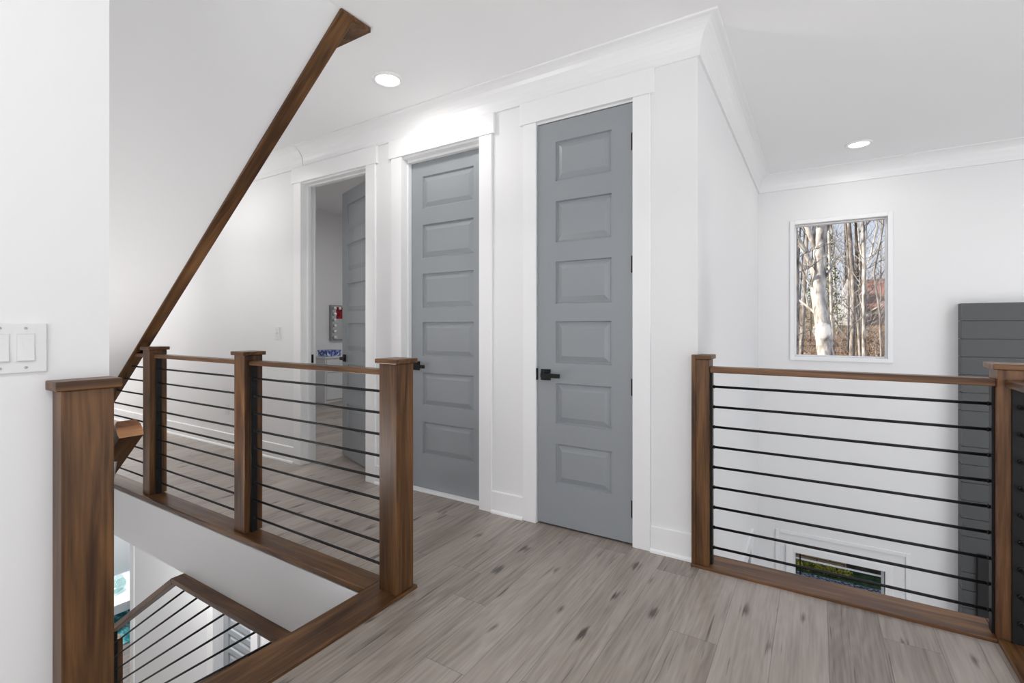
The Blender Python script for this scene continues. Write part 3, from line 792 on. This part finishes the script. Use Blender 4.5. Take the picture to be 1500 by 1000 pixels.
def twigs(mb, base, d, L, r, depth, rr):
    p = Vector(base); pts = [p.copy()]; dd = Vector(d).normalized()
    k = 4
    for i in range(k):
        dd = (dd + Vector((rr.uniform(-.3, .3), rr.uniform(-.3, .3), rr.uniform(-.08, .28)))).normalized()
        p = p + dd * L / k; pts.append(p.copy())
    mb.tube(pts, [r * (1 - .8 * i / k) for i in range(k + 1)], 5, caps=False)
    if depth:
        for i in range(1, k + 1):
            for _ in range(2):
                e = (dd + Vector((rr.uniform(-1, 1), rr.uniform(-.8, .8), rr.uniform(-.2, .8)))).normalized()
                twigs(mb, pts[i], e, L * rr.uniform(.35, .6), r * (1 - .8 * i / k) * .55 + .002, depth - 1, rr)
def tree(name, label, trunk, radii, limbs, m, seed, ntw=8, tl=1.2, group=None, z_from=None):
    rr = random.Random(seed)
    x, y, z = trunk[0]; g = gz(x, y) - .05
    pts = [(x, y, g)] + list(trunk); rad = [radii[0] * 1.25] + list(radii)
    # densify with a little wander
    t = thing(name, (x, y, g), label, 'tree', group)
    dp, dr_ = [], []
    for i in range(len(pts) - 1):
        for k in range(4):
            f = k / 4; p = Vector(pts[i]).lerp(Vector(pts[i+1]), f)
            if i + k: p += Vector((rr.uniform(-1, 1), rr.uniform(-1, 1), 0)) * rad[i] * .06
            dp.append(p); dr_.append((rad[i] * (1 - f) + rad[i+1] * f) * rr.uniform(.98, 1.03))
    dp.append(Vector(pts[-1])); dr_.append(rad[-1])
    MB().tube(dp, dr_, 14).build('trunk', m, t, smooth=True)
    b = MB()
    for L, r0 in limbs:
        b = MB(); b.tube(L, [r0 * (1 - .35 * i / (len(L) - 1)) for i in range(len(L))], 10)
        for _ in range(4):
            i = rr.randrange(1, len(L)); twigs(b, L[i], (rr.uniform(-1, 1), rr.uniform(-.4, .4), rr.uniform(.1, 1)), tl, r0 * .3, 1, rr)
        b.build('limb', m, t, smooth=True)
    b = MB()
    for _ in range(ntw):
        i = rr.randrange(len(dp) // 3, len(dp)); p = dp[i]
        twigs(b, p, (rr.uniform(-1, 1), rr.uniform(-1, .6), rr.uniform(.1, .8)), tl * rr.uniform(.6, 1.2), max(.006, dr_[i] * .25), 1, rr)
    b.build('twigs', m, t, smooth=True)['kind'] = 'stuff'
tree('oak_tree', 'thickest pale trunk with forked limbs in the left part of the picture window', [(.186, 14, .474), (.131, 14, 1.167), (.033, 14, 1.998), (.047, 14, 2.828), (.075, 14, 3.49), (.11, 14, 5.2), (.3, 14, 8)],
     [.175, .165, .158, .148, .14, .12, .07], [([(.0, 14, 2.30), (-.10, 14, 2.62), (-.238, 13.95, 3.017), (-.441, 13.9, 3.458), (-.70, 13.8, 4.3), (-1.0, 13.6, 5.8)], .075), ([(.03, 14, 2.95), (-.10, 13.95, 3.35), (-.24, 13.9, 3.75), (-.5, 13.9, 5.2)], .085), ([(.08, 14, 3.30), (.18, 14, 3.50), (.29, 13.95, 3.72), (.6, 13.9, 4.6)], .05)], BW, 1, 6, 1.6)
tree('slim_tree', 'thin pale trunk along the left edge of the picture window', [(-.41, 13, .507), (-.382, 13, 2.428), (-.451, 13, 3.775), (-.5, 13, 7)], [.05, .045, .04, .02], [], BG, 2, 10, 1.0)
tree('slim_tree', 'slender mottled trunk between the left edge and the thickest tree', [(-.387, 16, .349), (-.304, 16, 1.931), (-.222, 16, 4.327), (-.2, 16, 8)], [.055, .05, .045, .02], [], BG, 3, 10, 1.1)
tree('slim_tree', 'grey trunk left of the white forked one, at the middle of the window', [(.751, 15, .44), (.794, 15, 2.028), (.68, 15, 4.024), (.6, 15, 8)], [.058, .052, .042, .02], [], BG, 4, 14, 1.2)
tree('slim_tree', 'dark upright trunk just behind the white forked tree', [(1.171, 20, .694), (1.152, 20, 2.298), (1.115, 20, 4.939), (1.1, 20, 9)], [.06, .055, .05, .03], [], BD, 5, 18, 1.5)
tree('slim_tree', 'slim white tree forking upward in the right half of the window', [(.937, 14, .498), (.937, 14, 2.444), (.911, 14, 3.723), (.9, 14, 7)], [.044, .038, .033, .016],
     [([(.945, 14, 2.4), (.963, 14, 2.602), (1.066, 14, 2.881), (1.167, 14, 3.456), (1.3, 14, 5)], .024), ([(.935, 14, 2.55), (.924, 14, 2.684), (.846, 14, 3.09), (.807, 14, 3.735), (.75, 14, 5)], .022)], BW, 6, 14, 1.1)
tree('slim_tree', 'leaning pale sapling crossing behind the grey trunk', [(1.043, 17, .344), (.995, 17, 1.355), (.836, 17, 2.139), (.722, 17, 3.914), (.6, 17, 6)], [.045, .04, .04, .03, .01], [], BG, 7, 10, 1.1)
tree('slim_tree', 'crooked thin sapling near the right edge of the picture window', [(1.121, 12.5, .584), (1.099, 12.5, 1.454), (.997, 12.5, 2.302), (1.155, 12.5, 3.273), (1.2, 12.5, 5)], [.022, .02, .018, .014, .006], [], BG, 8, 16, .9)
rr = random.Random(21)
for k in range(34):
    y = rr.uniform(19, 34); x = rr.uniform(-.06, .115) * y if k < 24 else rr.uniform(-.45, .5) * y
    h = rr.uniform(6, 11); g = gz(x, y); lean = rr.uniform(-.5, .5); r0 = rr.uniform(.022, .06)
    tree('bare_tree', 'thin bare trunk standing far back among the woods beyond the window', [(x, y, g + .3), (x + lean * .4, y, g + h * .4), (x + lean, y, g + h)], [r0, r0 * .75, r0 * .25], [], rr.choice([BG, BD, BG, BW]), 100 + k, 12, 1.7, group='bare trees deep in the woods')
# a dim evergreen behind the big trunk
cd = thing('cedar_tree', (.25, 24, gz(.25, 24)), 'olive green evergreen tree just behind the thickest trunk', 'tree')
MB().tube([(.25, 24, gz(.25, 24) - .05), (.25, 24, 6.0)], [.10, .02], 8).build('trunk', BD, cd)
m = MB()
for k in range(13):
    z = 1.2 + k * .37; r = .95 * (1 - k / 15)
    leaf_cloud(m, (.25, 24, z), (r, r, .30), 230, .06, 400 + k)
m.build('foliage', noisy('olive_needles', [(.35, (.05, .065, .012)), (.6, (.20, .21, .06))], 6), cd)
# tangled brush on the slope
rr = random.Random(5); b = MB()
for _ in range(1500):
    y = rr.uniform(12.5, 26); x = rr.uniform(-.10, .15) * y if rr.random() < .75 else rr.uniform(-.5, .5) * y
    g = gz(x, y); L = rr.uniform(.5, 1.5); d = Vector((rr.uniform(-1, 1), rr.uniform(-.6, .6), rr.uniform(.1, .9))).normalized()
    q = Vector((x, y, g - .05)); mid = q + d * L * .5 + Vector((0, 0, rr.uniform(0, .15)))
    b.tube([q, mid, q + d * L + Vector((rr.uniform(-.2, .2), 0, rr.uniform(-.25, .1)))], [.013, .010, .004], 4, caps=False)
o = b.build('brush', noisy('brush_twig', [(.35, (.10, .06, .035)), (.5, (.30, .20, .13)), (.66, (.55, .45, .36))], 3))
o['kind'] = 'stuff'; tag(o, 'tangle of brown twigs and brush on the wooded slope', 'brush')
# house beyond the trees
hs = thing('house', (2.4, 32, gz(2.4, 32)), 'distant house with white gable and reddish roof seen through the trees', 'house')
SID = plain('white_siding', (.80, .78, .74), .7); ROOF = noisy('red_shingles', [(.35, (.20, .085, .06)), (.6, (.36, .17, .12))], 6, .9, 4, (1, 1, 3))
g = gz(2, 32) - .2
MB().prism([(.45, g), (1.55, g), (1.55, 3.72), (1.40, 3.80), (.62, 1.5)], 'Y', 31.5, 32.2).build('gable_wall', SID, hs)
MB().box(1.55, 7.0, 32.0, 36, g, 2.4).build('wall', plain('brown_siding', (.20, .13, .10), .8), hs)
MB().prism([(31.6, 2.25), (34, 3.85), (36.4, 2.25), (36.4, 2.10), (34, 3.65), (31.6, 2.10)], 'X', 1.3, 7.4).build('roof', ROOF, hs)

# ------------------------------------------------------------------ sky, sun, camera
W = bpy.data.worlds.new('sky'); S.world = W; W.use_nodes = True; nt = W.node_tree
bg = nt.nodes['Background']; bg.inputs['Strength'].default_value = 0.95
tc = nt.nodes.new('ShaderNodeTexCoord'); sp = nt.nodes.new('ShaderNodeSeparateXYZ'); nt.links.new(tc.outputs['Generated'], sp.inputs[0])
r = ramp(nt, [(.0, (.90, .93, .98)), (.12, (.80, .88, 1.0)), (.45, (.50, .68, .98)), (1.0, (.32, .52, .92))])
nt.links.new(sp.outputs['Z'], r.inputs[0]); nt.links.new(r.outputs[0], bg.inputs['Color'])
sun = bpy.data.lights.new('sun', 'SUN'); sun.energy = 8.5; sun.angle = math.radians(.8); sun.color = (1, .93, .82)
so_ = bpy.data.objects.new('sun', sun); COL.objects.link(so_)
so_.rotation_euler = Vector((.88, .32, -.58)).to_track_quat('-Z', 'Y').to_euler()

cam = bpy.data.cameras.new('camera'); co = bpy.data.objects.new('camera', cam); COL.objects.link(co)
cam.sensor_width = 36.0; cam.lens = 36.0 * 712.6 / 1500; cam.shift_y = -22.3 / 1500; cam.clip_start = .02; cam.clip_end = 300
co.location = (0, 0, 1.205); co.rotation_euler = (PI / 2, 0, math.radians(32.08))
S.camera = co
S.view_settings.view_transform = 'Standard'; S.view_settings.look = 'None'; S.view_settings.gamma = 1; S.view_settings.use_curve_mapping = False
S.view_settings.exposure = -0.07
